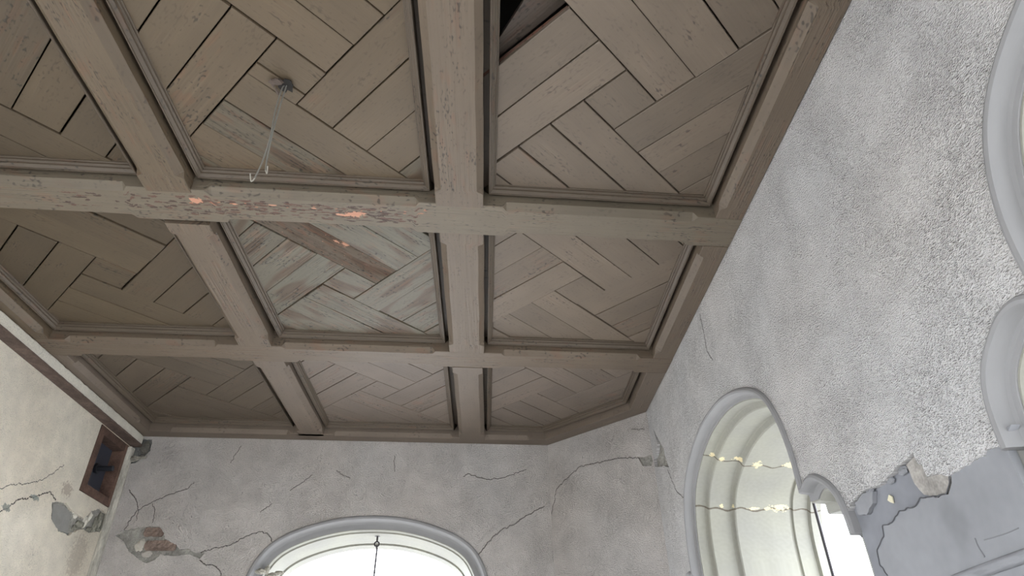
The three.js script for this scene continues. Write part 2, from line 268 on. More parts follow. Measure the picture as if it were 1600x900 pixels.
// short splayed wall across the far right corner
const SPLAY = { a: [0.418, -4.243], b: [0.974, -3.7] };
const wallSplay = structure('wall_splay', 0.974, 0, -3.7, -Math.atan2(0.699, 0.715));
{
  const cracks = [[[[-0.777, 2.75], [-0.722, 2.899], [-0.595, 2.966], [-0.524, 2.996], [-0.408, 2.988], [-0.296, 2.98], [-0.189, 2.966], [-0.101, 2.943]], 1.7, 0.85], [[[-0.12, 3.128], [-0.03, 3.1]], 1.2, 0.6]];
  const st = stucco(-0.9, 0.1, 1.8, 3.35, 768, 1024, C_FAR, 3, cracks), hole = rag([[-0.105, 2.95], [-0.06, 2.935], [-0.012, 2.94], [-0.004, 2.9], [-0.02, 2.872], [-0.075, 2.886], [-0.09, 2.915]], 0.003, 4);
  const out = [[-0.785, 0], [0.004, 0], [0.004, 3.6], [-0.785, 3.6]];
  part(wallSplay, 'masonry', plate([[-0.75, 0], [-0.02, 0], [-0.02, 3.6], [-0.75, 3.6]], [], -0.3, -0.016), M.core);
  part(wallSplay, 'stucco', wallUV(plate(out, [hole], -0.018, 0), st.uv), st.material);
  part(wallSplay, 'mortar', boxUV(plate([[-0.11, 2.86], [-0.005, 2.86], [-0.005, 2.96], [-0.11, 2.96]], [], -0.02, -0.015), 0.4), M.mortar);
}
// right wall: own x runs with world z, own y up, face looks to -x
const wallRight = structure('wall_right', 0.974, 0, 0, -Math.PI / 2);
const archA = archOutline(-2.637, 1, 0), archB = archOutline(-0.295, 1, 0.02);
{
  const hole2 = rag([[-3.6, 3.05], [-3.52, 2.95], [-3.455, 2.884], [-3.448, 2.833], [-3.41, 2.76], [-3.5, 2.8], [-3.6, 2.828], [-3.69, 2.86], [-3.69, 2.905], [-3.625, 2.905], [-3.57, 2.95]], 0.004, 9);
  const cracks = [[[[-3.44, 2.76], [-3.342, 2.616], [-3.221, 2.537]], 1.2, 0.6], [[[-2.529, 3.169], [-2.528, 3.064], [-2.537, 2.982], [-2.493, 2.917]], 1.3, 0.6]];
  const st = stucco(-3.9, 0.5, 1.85, 3.3, 2048, 1024, C_RIGHT, 5, cracks, { bump: 0.021, sweep: 1.2, scale: 0.9 });
  const iA = archA.findIndex((p, i) => i > archA.length / 2 && p[1] < 2.07), jB = archB.findIndex((p) => p[1] > 2.02 && p[1] < 2.3);
  const edge = rag([[-1.754, 2.093], [-1.68, 2.104], [-1.618, 2.096], [-1.571, 2.097], [-1.498, 2.107], [-1.429, 2.116], [-1.425, 2.089], [-1.413, 2.081], [-1.409, 2.055], [-1.369, 2.047], [-1.346, 2.033], [-1.299, 2.034], [-1.226, 2.035], [-1.212, 2.041], [-1.178, 2.036]], 0.003, 6, 0.012, true);
  const gap = [...archA.slice(0, iA), ...edge, ...archB.slice(jB)].reverse();
  const out = [[-3.72, 0], [1.6, 0], [1.6, 3.6], [-3.72, 3.6]];
  part(wallRight, 'masonry', plate(out, [[...archA].reverse(), [...archB].reverse()], -0.6, -0.02), M.core);
  part(wallRight, 'stucco', wallUV(plate(out, [gap, hole2], -0.02, 0), st.uv), st.material);
  part(wallRight, 'mortar', boxUV(plate([[-3.71, 2.74], [-3.39, 2.74], [-3.39, 3.06], [-3.71, 3.06]], [], -0.022, -0.017), 0.4), M.mortar);
  // pier head: smooth grey repair plaster, with the older plaster and a brick patch showing at the break
  const near = archA.slice(archA.findIndex((p, i) => i > archA.length / 2 && p[1] < 2.12)), far = archB.slice(0, archB.findIndex((p) => p[1] > 2.05));
  const crack = rag([[-1.346, 2.036], [-1.355, 2.021], [-1.379, 2.006], [-1.412, 2.01], [-1.464, 2.025], [-1.491, 2.014], [-1.56, 2.019], [-1.602, 2.006], [-1.646, 2.008], [-1.655, 1.988], [-1.704, 1.963], [-1.71, 1.931], [-1.693, 1.904]], 0.003, 8, 0.012, true);
  part(wallRight, 'pier_plaster', boxUV(plate([...near, [-1.69, 0.47], [-1.69, 1.9], ...[...crack].reverse(), [-1.346, 2.06], [-1.4, 2.14], [-1.7, 2.14]], [], -0.022, -0.016), 1), M.pierOld = std({ map: M.pier.map, bumpMap: M.pier.bumpMap, bumpScale: 0.005, color: new THREE.Color(0.86, 0.87, 0.9) }));
  part(wallRight, 'pier_plaster', boxUV(plate([...crack, [-1.693, 1.88], [-1.69, 0.47], ...far, [-1.13, 2.06], [-1.3, 2.06], [-1.34, 2.045]].map(([x, y]) => [x + (x < -1.3 ? 0.007 : 0), y - (x < -1.3 && x > -1.7 ? 0.003 : 0)]), [], -0.022, -0.004), 1), M.pier);
  part(wallRight, 'brick', boxUV(plate(rag([[-1.48, 2.106], [-1.43, 2.11], [-1.41, 2.062], [-1.372, 2.052], [-1.348, 2.035], [-1.36, 2.022], [-1.382, 2.009], [-1.412, 2.012], [-1.458, 2.027], [-1.475, 2.06]], 0.003, 14), [], -0.022, -0.0095), 0.4), std({ map: M.mortar.map, bumpMap: M.mortar.bumpMap, bumpScale: 0.004, color: new THREE.Color(0.98, 0.95, 0.96) }));
  part(wallRight, 'plaster_chip', boxUV(plate(rag([[-1.74, 2.06], [-1.735, 2.09], [-1.69, 2.1], [-1.64, 2.093], [-1.655, 2.068], [-1.7, 2.05]], 0.003, 15), [], -0.015, -0.004), 0.6), M.pier);
  part(wallRight, 'plaster_chip', boxUV(plate(rag([[-1.603, 2.058], [-1.59, 2.068], [-1.578, 2.062], [-1.583, 2.044], [-1.592, 2.052]], 0.002, 16), [], -0.014, -0.011), 0.6), std({ color: new THREE.Color(0.62, 0.58, 0.42) }), 'ochre scrap of old paint');
  for (const [x, y, s] of [[-1.5, 2.098, 1], [-1.56, 2.093, 0.8], [-1.66, 2.098, 0.9]]) part(wallRight, 'plaster_chip', rock(0.013 * s, x * 9, 1.5, 0.7, 0.4).translate(x, y, -0.01), M.pier);
  // incised groove line and the roll at the foot of the pier head
  const groove = (pts, r) => tube(pts.map(([u, v]) => [u, v, -0.0035]), r, 20, 6);
  part(wallRight, 'crack', mergeGeometries([groove([[-1.342, 1.907], [-1.342, 1.892], [-1.335, 1.87]], 0.0016), groove([[-1.318, 1.898], [-1.285, 1.896], [-1.254, 1.895], [-1.218, 1.896]], 0.0011)]), std({ color: new THREE.Color(0.2, 0.2, 0.21) }));
  part(wallRight, 'pier_roll', tube([[-1.72, 1.842, -0.006], [-1.5, 1.846, -0.004], [-1.3, 1.849, -0.002], [-1.12, 1.85, -0.002]], 0.012, 30, 10), M.pier);
  part(wallRight, 'crack', tube(crack.map(([u, v]) => [u, v, -0.0045]), 0.0015, 120, 6), std({ color: new THREE.Color(0.09, 0.09, 0.095) }));
  const cutA = archA.findIndex((p, i) => i > archA.length / 2 && p[1] < 2.03);
  part(wallRight, 'arch_moulding', sweep(archA, RIM, 0, cutA, 0.6).g, M.rim);
  const startB = archB.findIndex((p) => p[1] > 2.02);
  part(wallRight, 'arch_moulding', sweep(archB, RIM, startB, archB.length - 1, 0.6).g, M.rim);
  const rv = sweep(archA, REVEAL, 0, archA.length - 1, 1);
  const sAt = (u, v) => { let b = 9, s = 0; archA.forEach((p, i) => { const d = Math.hypot(p[0] - u, p[1] - v); if (d < b) { b = d; s = rv.length[i]; } }); return s; };
  part(wallRight, 'arch_reveal', rv.g, revealMaterial(7, [[sAt(-3.22, 2.52) - 0.02, 1.6, [[0.14, 9, 5], [0.2, 7, 4], [0.3, 5, 14], [0.42, 10, 20], [0.36, 5, 10]]], [sAt(-2.95, 2.67), 1.2, [[0.05, 8, 6], [0.1, 8, 8], [0.17, 7, 14], [0.27, 12, 10], [0.42, 10, 16], [0.47, 14, 18]]]]));
  part(wallRight, 'arch_reveal', sweep(archB, REVEAL, 0, archB.length - 1, 1).g, revealMaterial(9, []));
}
// left wall: own x runs with world -z
const LEFT_X = -2.2;
const wallLeft = structure('wall_left', LEFT_X, 0, 0, Math.PI / 2);
const nicheQuad = [[3.665, 2.75], [4.01, 2.75], [4.01, 3.125], [3.665, 3.125]];
{
  const hole = rag([[3.479, 2.626], [3.5, 2.643], [3.595, 2.659], [3.672, 2.64], [3.797, 2.634], [3.849, 2.688], [3.918, 2.723], [4.02, 2.715], [4.03, 2.654], [3.991, 2.616], [3.885, 2.579], [3.83, 2.585], [3.771, 2.564], [3.707, 2.52], [3.661, 2.528], [3.617, 2.519], [3.52, 2.558]], 0.005, 21);
  const cracks = [[[[3.0, 2.54], [3.076, 2.576], [3.147, 2.617], [3.259, 2.658], [3.342, 2.701], [3.42, 2.776], [3.463, 2.819]], 1.6, 0.8], [[[3.05, 2.42], [3.136, 2.488], [3.188, 2.531], [3.21, 2.562], [3.312, 2.607], [3.368, 2.634], [3.431, 2.67], [3.501, 2.647]], 3, 1]];
  const st = stucco(2.3, 4.25, 1.9, 3.3, 1536, 1024, C_LEFT, 7, cracks, { scale: 0.9, bump: 0.016, extra(P, pu, pv) {
    P.blotch(pu(3.335), pv(2.612), 26, 9, [150, 156, 148], 0.9, -0.25, 3, 0.5); P.blotch(pu(3.165), pv(2.515), 26, 12, [150, 152, 142], 0.85, -0.25, 8, 0.5); P.blotch(pu(3.56), pv(2.72), 36, 28, [176, 160, 142], 0.55, 0, 5, 0.6); P.blotch(pu(3.85), pv(2.45), 60, 90, [182, 168, 150], 0.35, 0, 15, 0.6);
  } });
  const out = [[-1.6, 0], [4.06, 0], [4.06, 3.6], [-1.6, 3.6]], side = [[-0.9, 0.5], [2.0, 0.5], [2.0, 2.35], [-0.9, 2.35]]; // a wide opening beside the viewer
  part(wallLeft, 'masonry', plate(out, [nicheQuad, side], -0.4, -0.02), M.core);
  part(wallLeft, 'stucco', wallUV(plate(out, [nicheQuad, hole, side], -0.02, 0), st.uv), st.material);
  part(wallLeft, 'mortar', boxUV(plate([[3.45, 2.5], [4.05, 2.5], [4.05, 2.735], [3.45, 2.735]], [], -0.021, -0.014), 0.4), M.mortar);
  part(wallLeft, 'plaster_chip', boxUV(plate(rag([[3.5, 2.63], [3.6, 2.645], [3.68, 2.625], [3.7, 2.53], [3.66, 2.53], [3.62, 2.522], [3.53, 2.56]], 0.003, 22), [], -0.015, -0.006), 0.6), std({ map: M.pier.map, color: new THREE.Color(1.12, 1.08, 0.96) }), 'smooth grey-green mortar scrap');
  const chip = std({ color: new THREE.Color(0.72, 0.69, 0.6) }), stone = std({ map: M.mortar.map, bumpMap: M.mortar.bumpMap, bumpScale: 0.01, color: new THREE.Color(0.8, 0.8, 0.72) });
  for (const [x, y, r, m, sx, sy] of [[3.73, 2.63, 0.014, chip, 1.2, 1], [3.7, 2.645, 0.01, chip, 1, 1], [3.83, 2.62, 0.02, chip, 0.7, 1.7], [3.86, 2.66, 0.02, chip, 0.6, 1.5], [3.79, 2.6, 0.026, stone, 1.3, 0.8], [3.93, 2.63, 0.022, stone, 0.5, 2], [3.96, 2.66, 0.03, stone, 0.5, 1.6], [3.94, 2.6, 0.012, chip, 0.5, 2.2], [3.985, 2.62, 0.02, stone, 1, 0.8], [3.755, 2.575, 0.016, stone, 1.3, 0.9], [3.89, 2.6, 0.02, stone, 0.9, 0.7]])
    part(wallLeft, 'stone', boxUV(rock(r, x * 7, sx, sy, 0.8), 0.3).translate(x, y, -0.012), m);
  // rounded plaster bead in the corner
  const bead = []; for (let i = 0; i <= 10; i++) { const t = i / 10, y = 2.0 + 1.12 * t; bead.push([4.03 + 0.004 * noise(y * 9, 1), y, 0.004 + 0.004 * noise(y * 11, 4)]); }
  part(wallLeft, 'corner_bead', tube(bead, 0.03, 40, 10), M.beadPlaster = std({ map: M.mortar.map, bumpMap: M.mortar.bumpMap, bumpScale: 0.006, color: new THREE.Color(1.45, 1.42, 1.36) }));
}
// the house wall behind the viewer, floor, ground outside
{
  const f = structure('wall_front', 0, 0, 1.6);
  part(f, 'plaster', boxUV(plate([[-2.6, 0], [1.4, 0], [1.4, 3.6], [-2.6, 3.6]], [[[-1.7, 0.02], [0.4, 0.02], [0.4, 2.3], [-1.7, 2.3]]], 0, 0.3), 1), std({ color: new THREE.Color(0.42, 0.4, 0.38) }));
  part(structure('floor', 0, 0, 0), 'slab', box(4.4, 0.2, 6.6).translate(-0.6, -0.1, -1.4), std({ color: new THREE.Color(0.27, 0.26, 0.25) }));
  part(structure('ground', 0, -0.9, 0), 'paving', new THREE.CylinderGeometry(60, 60, 0.4, 48), std({ color: new THREE.Color(0.5, 0.49, 0.475) }));
}

// ---------------------------------------------------------------- painted timber
function timber(seed, o = {}) { // 1.2 m along the grain by 0.6 m
  const w = o.w ?? 1024, h = o.h ?? 512, gl = o.len ?? 1.2, gw = o.wid ?? 0.6, wear = o.wear ?? 0.3, base = o.base ?? [110, 98, 85], P = new Paint(w, h);
  const fx = (f) => Math.max(1, Math.round(f * gl)), fy = (f) => Math.max(1, Math.round(f * gw));
  P.fill((a, b) => {
    const N = (p, q, s) => noise(a * fx(p) + s, b * fy(q) + seed, fx(p), fy(q));
    const bend = N(2, 9, 3) * 0.16, g1 = noise(a * fx(1.6), (b + bend * 0.12) * fy(85) + seed, fx(1.6), fy(85)), g2 = noise(a * fx(4), b * fy(210) + seed + 9, fx(4), fy(210));
    const blot = N(3, 5, 17) * 0.6 + N(9, 14, 31) * 0.4, spk = N(60, 150, 41), worn = smooth(0.3 - wear, 0.75 - wear, blot + 0.25 * N(14, 60, 51));
    const tex = (0.3 + worn) * (0.55 * g1 + 0.45 * g2);
    const dark = smooth(0.28, 0.55, spk * 0.7 + 0.35 * N(9, 30, 61)) * (0.25 + 0.75 * worn);
    const stain = wear > 0.55 ? smooth(0.05, 0.5, N(4, 16, 81)) : 0;
    const k = 1 + 0.07 * blot + 0.13 * tex * (0.4 + wear) - 0.34 * dark - 0.1 * worn * wear - 0.2 * stain;
    const red = worn * wear * smooth(0.1, 0.5, N(12, 50, 71));
    return [base[0] * k * (1 + 0.1 * red + 0.08 * stain), base[1] * k * (1 - 0.05 * red - 0.04 * stain), base[2] * k * (1 - 0.1 * red - 0.12 * stain), 0.5 + 0.35 * tex - 0.2 * dark];
  });
  if (o.extra) o.extra(P);
  const [map, bumpMap] = P.maps(); return { map, bumpMap };
}
const T = { plain: timber(1, { wear: 0.12 }), grain: timber(2, { wear: 0.42 }), worn: timber(3, { wear: 0.62, base: [114, 107, 96] }) };
const paint = (t, r, g, b, bump = 0.0022) => std({ ...t, color: new THREE.Color(r, g, b), bumpScale: bump, roughness: 0.55 });
const PLANKS = {
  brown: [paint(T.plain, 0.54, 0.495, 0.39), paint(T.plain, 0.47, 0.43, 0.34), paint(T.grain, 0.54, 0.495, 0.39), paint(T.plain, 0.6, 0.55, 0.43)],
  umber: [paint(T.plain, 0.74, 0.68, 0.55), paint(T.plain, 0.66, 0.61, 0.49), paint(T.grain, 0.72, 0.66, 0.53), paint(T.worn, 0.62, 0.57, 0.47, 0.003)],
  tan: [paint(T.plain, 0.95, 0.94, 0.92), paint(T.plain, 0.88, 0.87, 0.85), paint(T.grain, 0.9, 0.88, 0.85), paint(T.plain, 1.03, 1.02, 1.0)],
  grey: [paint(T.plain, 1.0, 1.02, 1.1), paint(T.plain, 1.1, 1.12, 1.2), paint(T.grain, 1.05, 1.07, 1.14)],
  worn: [paint(T.worn, 0.8, 0.8, 0.72, 0.003), paint(T.worn, 0.7, 0.68, 0.6, 0.003), paint(T.worn, 0.77, 0.79, 0.71, 0.003)],
};
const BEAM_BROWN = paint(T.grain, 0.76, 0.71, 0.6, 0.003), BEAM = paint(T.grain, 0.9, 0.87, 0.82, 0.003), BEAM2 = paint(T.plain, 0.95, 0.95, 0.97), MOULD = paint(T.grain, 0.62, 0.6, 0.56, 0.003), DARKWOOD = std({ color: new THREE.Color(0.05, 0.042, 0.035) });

// plan of the coffered ceiling (world x, z); cross timbers lie slightly askew to the side walls
const H0 = 3.2, HP = 3.272, MW = 0.047;
const SKEW = 0.07, crossZ = { b0n: -0.715, b0f: -0.888, b1n: -1.832, b1f: -2.004, b2n: -2.952, b2f: -3.115, wall: FAR_Z };
const zAt = (k, x) => crossZ[k] - (k === 'wall' ? FAR_SKEW : SKEW) * x;
const EDGE = 0.107;                                               // width of the wall timbers
const XR = 0.974, XL = -2.17;
const splayN = [-0.699, 0.715], splayP = (off) => [SPLAY.a[0] + splayN[0] * off, SPLAY.a[1] + splayN[1] * off], splayD = [0.715, 0.699];
const lineX = (x) => [[x, 0], [0, 1]], lineCross = (k, dz) => [[0, crossZ[k] + dz], [1, -(k === 'wall' ? FAR_SKEW : SKEW)]], lineSplay = (off) => [splayP(off), splayD];
const X2 = (l, m) => meet(l[0], l[1], m[0], m[1]);

// timbers: stations of [left point, right point, chamfer left, chamfer right]
function timberLoft(stations, top, vOff = 0) {
  const rings = stations.map(([a, b, ca, cb]) => { const dx = b[0] - a[0], dz = b[1] - a[1], l = Math.hypot(dx, dz), ux = dx / l, uz = dz / l; return [[a[0], top, a[1]], [a[0], H0 + ca, a[1]], [a[0] + ux * ca, H0, a[1] + uz * ca], [b[0] - ux * cb, H0, b[1] - uz * cb], [b[0], H0 + cb, b[1]], [b[0], top, b[1]]]; });
  const S = [0]; stations.forEach((s, i) => { if (i) S.push(S[i - 1] + Math.hypot(s[0][0] - stations[i - 1][0][0], s[0][1] - stations[i - 1][0][1])); });
  const v = [0, 0.07, 0.09, 0.25, 0.27, 0.34, 0.6];
  return loft(rings, (i, j) => [S[i] / 1.2 + vOff, v[j] / 0.6 + vOff * 1.7], 0.25, true, true);
}
const CH = 0.024, E0 = 0.0025;
const ch = (t, spans) => { let c = E0; for (const [a, b] of spans) { const k = Math.min(smooth(a, a + 0.018, t), 1 - smooth(b - 0.018, b, t)); c = Math.max(c, E0 + (CH - E0) * k); } return c; };
function stationsAlong(n0, n1, spans) { const s = new Set([n0, n1]); for (const [a, b] of spans) for (const q of [a, a + 0.006, a + 0.012, a + 0.018, b - 0.018, b - 0.012, b - 0.006, b]) if (q > n0 && q < n1) s.add(q); for (let i = 1; i < 40; i++) s.add(n0 + (n1 - n0) * i / 40); return [...s].sort((a, b) => a - b); }
const wob = (s, k) => 0.0018 * noise(s * 5 + k * 7.7, k);

// two timbers running across the porch
function crossBeam(kn, kf, label, material, nearSpans, farSpans, seed) {
  const x0 = XL + 0.01, x1 = XR - 0.002, g = timberLoft(stationsAlong(x0, x1, [...nearSpans, ...farSpans]).map((x) => [[x, zAt(kf, x) + wob(x, seed)], [x, zAt(kn, x) + wob(x, seed + 3)], ch(x, farSpans), ch(x, nearSpans)]), 3.31);
  const m = lone('ceiling_beam', g, material, 0, 0, 0); tag(m, label, 'beam', 'timbers of the coffered ceiling'); return m;
}
{ // worn timber with orange primer showing; its own map: 3.14 m by 0.6 m
  const t = timber(6, { w: 2048, h: 512, len: 3.14, wid: 0.6, wear: 0.4, base: [113, 104, 90], extra(P) {
    const px = (x) => (x - XL - 0.01) / 3.14 * 2048, py = (v) => v / 0.6 * 512, r = rng(8);
    for (let i = 0; i < 420; i++) { const x = -1.55 + r() * 1.3, v = 0.12 + r() * 0.11; const k = Math.exp(-(((x + 0.65) / 0.45) ** 2)); if (r() > k + 0.15) continue; P.blotch(px(x), py(v), 3 + r() * 11, 1.5 + r() * 4, r() < 0.5 ? [66, 50, 42] : [96, 70, 58], 0.85, -0.2, r() * 99, 0.7); }
    for (let i = 0; i < 22; i++) { const x = -1.05 + r() * 0.85; P.blotch(px(x), py(0.185 + r() * 0.03), 2 + r() * 4, 1.2 + r() * 2.5, [178, 118, 92], 0.8, -0.1, r() * 99, 0.6); }
    for (const [x, v, a, b] of [[-1.028, 0.2, 14, 13], [-0.9, 0.2, 7, 5], [-0.765, 0.205, 9, 4], [-0.62, 0.198, 6, 4], [-0.476, 0.17, 24, 19], [-0.52, 0.16, 18, 9]]) P.blotch(px(x), py(v), a, b, [200, 146, 120], 0.95, -0.12, x * 31, 0.5);
  } });
  // the texture spans the timber once along its length
  const m = std({ ...t, bumpScale: 0.003, roughness: 0.6, color: new THREE.Color(0.92, 0.9, 0.87) });
  const beam = crossBeam('b1n', 'b1f', 'worn cross timber with orange primer showing, the nearer of the two that run wall to wall', m, [[-2.02, -1.245], [-0.985, -0.24], [0.06, 0.8]], [[-2.0, -1.27], [-0.96, -0.26], [0.07, 0.8]], 1);
  const uv = beam.geometry.attributes.uv; for (let i = 0; i < uv.count; i++) uv.setX(i, uv.getX(i) * 1.2 / 3.14);
}
crossBeam('b2n', 'b2f', 'plain brown cross timber without bare spots, the farther of the two that run wall to wall', BEAM, [[-2.0, -1.3], [-1.0, -0.25], [0.08, 0.8]], [[-2.0, -1.27], [-0.96, -0.26], [0.07, 0.8]], 2);
crossBeam('b0n', 'b0f', 'cross timber over the viewer, nearest to the open front', BEAM2, [[-2.0, -1.3]], [[-2.0, -1.27], [-0.96, -0.26], [0.07, 0.8]], 4);

// short timbers between them
function shortBeam(xl0, xl1, xr0, xr1, zNear, zFar, label, material, cl, cr, seed) { // from near (0) to far (1); ends follow the cross timbers
  const n = 24, st = []; const L = 1; const ts = [...new Set([0, 1, ...[0.06, 0.066, 0.072, 0.078, 0.905, 0.911, 0.917, 0.925], ...Array.from({ length: n }, (_, i) => (i + 1) / (n + 1))])].sort((a, b) => a - b);
  for (const t of ts) { const xl = xl0 + (xl1 - xl0) * t + wob(t, seed), xr = xr0 + (xr1 - xr0) * t + wob(t, seed + 2); st.push([[xl, zNear(xl) + (zFar(xl) - zNear(xl)) * t], [xr, zNear(xr) + (zFar(xr) - zNear(xr)) * t], ch(t * L, cl ? [[0.06, 0.925]] : []), ch(t * L, cr ? [[0.06, 0.925]] : [])]); }
  const g = timberLoft(st, 3.3, seed * 0.37); const m = lone('ceiling_beam', g, material, 0, 0, 0); tag(m, label, 'beam', 'timbers of the coffered ceiling'); m.position.y = -0.0015 * (seed % 3); return m;
}
const zf = (k, d = 0) => (x) => zAt(k, x) + d;
shortBeam(-0.182, -0.182, -0.008, -0.008, zf('b0f'), zf('b1n', -0.012), 'short brown timber at the top middle of the photo, beside the panel with the black hole', BEAM, true, true, 1);
shortBeam(-1.183, -1.183, -1.03, -1.03, zf('b0f'), zf('b1n', -0.012), 'short timber with a frayed pale edge at the top left, left of the panel with the hanging cable', BEAM_BROWN, true, true, 2);
shortBeam(-0.178, -0.18, -0.006, -0.006, zf('b1f', 0.003), zf('b2n', -0.004), 'short timber in the middle row, right of the worn greenish panel', BEAM, true, true, 3);
shortBeam(-1.19, -1.2, -1.03, -1.045, zf('b1f', -0.018), zf('b2n', -0.004), 'short timber in the middle row with a dark gap at its upper end, left of the worn greenish panel', BEAM, true, true, 4);
shortBeam(-0.172, -0.168, -0.014, -0.004, zf('b2f', 0.002), (x) => FAR_Z - FAR_SKEW * x + EDGE - 0.03, 'short timber in the back row ending above the right half of the far arch', BEAM2, true, true, 5);
shortBeam(-1.18, -1.178, -1.025, -1.02, zf('b2f', 0.002), (x) => FAR_Z - FAR_SKEW * x + EDGE - 0.03, 'short timber in the back row ending left of the far arch', BEAM2, true, true, 6);

// timbers along the walls
function edgeBeam(aOuter, bOuter, aInner, bInner, spans, label, material, seed, flip) { // straight, outer side against the wall
  const L = Math.hypot(bInner[0] - aInner[0], bInner[1] - aInner[1]), lerp = (p, q, t) => [p[0] + (q[0] - p[0]) * t, p[1] + (q[1] - p[1]) * t];
  const st = stationsAlong(0, L, spans).map((s) => { const o = lerp(aOuter, bOuter, s / L), i = lerp(aInner, bInner, s / L), c = ch(s, spans); return flip ? [i, o, c, E0] : [o, i, E0, c]; });
  const m = lone('wall_plate', timberLoft(st, 3.3, seed * 0.29), material, 0, 0, 0); tag(m, label, 'beam', 'timbers of the coffered ceiling'); return m;
}
{
  const R = lineX(XR - 0.002), Ri = lineX(XR - EDGE), Lo = lineX(XL), Li = lineX(-2.067), F = lineCross('wall', 0.002), Fi = lineCross('wall', EDGE), S = lineSplay(0.002), Si = lineSplay(EDGE - 0.01);
  const seg = (o, i, k1, d1, k2, d2) => [X2(o, lineCross(k1, d1)), X2(o, lineCross(k2, d2)), X2(i, lineCross(k1, d1)), X2(i, lineCross(k2, d2))];
  edgeBeam(...seg(R, Ri, 'b0f', 0, 'b1n', 0), [[0.05, 0.9]], 'wall timber along the right wall in the front row, with a long pale chamfer', BEAM, 1, true);
  edgeBeam(...seg(R, Ri, 'b1f', 0, 'b2n', 0), [[0.06, 0.9]], 'wall timber along the right wall in the middle row, with a pale chamfer', BEAM, 2, true);
  edgeBeam(X2(R, lineCross('b2f', 0)), X2(R, S), X2(Ri, lineCross('b2f', 0)), X2(Ri, Si), [], 'wall timber along the right wall in the back row, next to the splayed corner', BEAM2, 3, true);
  edgeBeam(X2(S, R), X2(S, F), X2(Si, Ri), X2(Si, Fi), [], 'short wall timber running across the splayed corner above the small broken plaster', BEAM2, 4, true);
  edgeBeam(X2(F, S), X2(F, Lo), X2(Fi, Si), X2(Fi, Li), [[0.1, 0.42], [0.6, 1.36], [1.62, 2.35]], 'long wall timber along the top of the far wall above the arch', BEAM2, 5, true);
  edgeBeam(...seg(Lo, Li, 'b0f', 0, 'b1n', 0), [[0.06, 0.9]], 'wall timber along the left wall in the front row, at the upper left', BEAM_BROWN, 6, false);
  edgeBeam(...seg(Lo, Li, 'b1f', 0, 'b2n', 0), [[0.06, 0.9]], 'wall timber along the left wall in the middle row', BEAM_BROWN, 7, false);
  edgeBeam(X2(Lo, lineCross('b2f', 0)), X2(Lo, F), X2(Li, lineCross('b2f', 0)), X2(Li, Fi), [[0.08, 0.84]], 'wall timber along the left wall in the back row, above the rusty niche', BEAM2, 8, false);
}

// nine coffers: herringbone planks round a square, inside a mitred moulding
const DA = [0.707, 0.707], DB = [0.694, -0.72], CQ = 0.084, PW = 0.1425;
const nA = [-DB[1], DB[0]].map((v) => v), // unit normal of B-lines (points along A)
  unit = (v) => { const l = Math.hypot(...v); return [v[0] / l, v[1] / l]; };
const NB = unit([DA[1], -DA[0]]), NA = unit([-DB[1], DB[0]]);     // NA: across B-lines (towards +A); NB: across A-lines (towards +B)
const PROFILE = [[-0.012, 3.3], [-0.012, H0 + 0.088], [0.018, H0 + 0.088], [0.0185, H0 + 0.042], [0.0205, H0 + 0.039], [0.0235, H0 + 0.039], [0.025, H0 + 0.043], [0.026, H0 + 0.0435], [0.0345, H0 + 0.05], [0.0355, H0 + 0.056], [0.038, H0 + 0.0565], [0.0415, H0 + 0.06], [0.0425, H0 + 0.067], [0.046, H0 + 0.0685], [0.047, H0 + 0.074], [0.047, 3.3]];
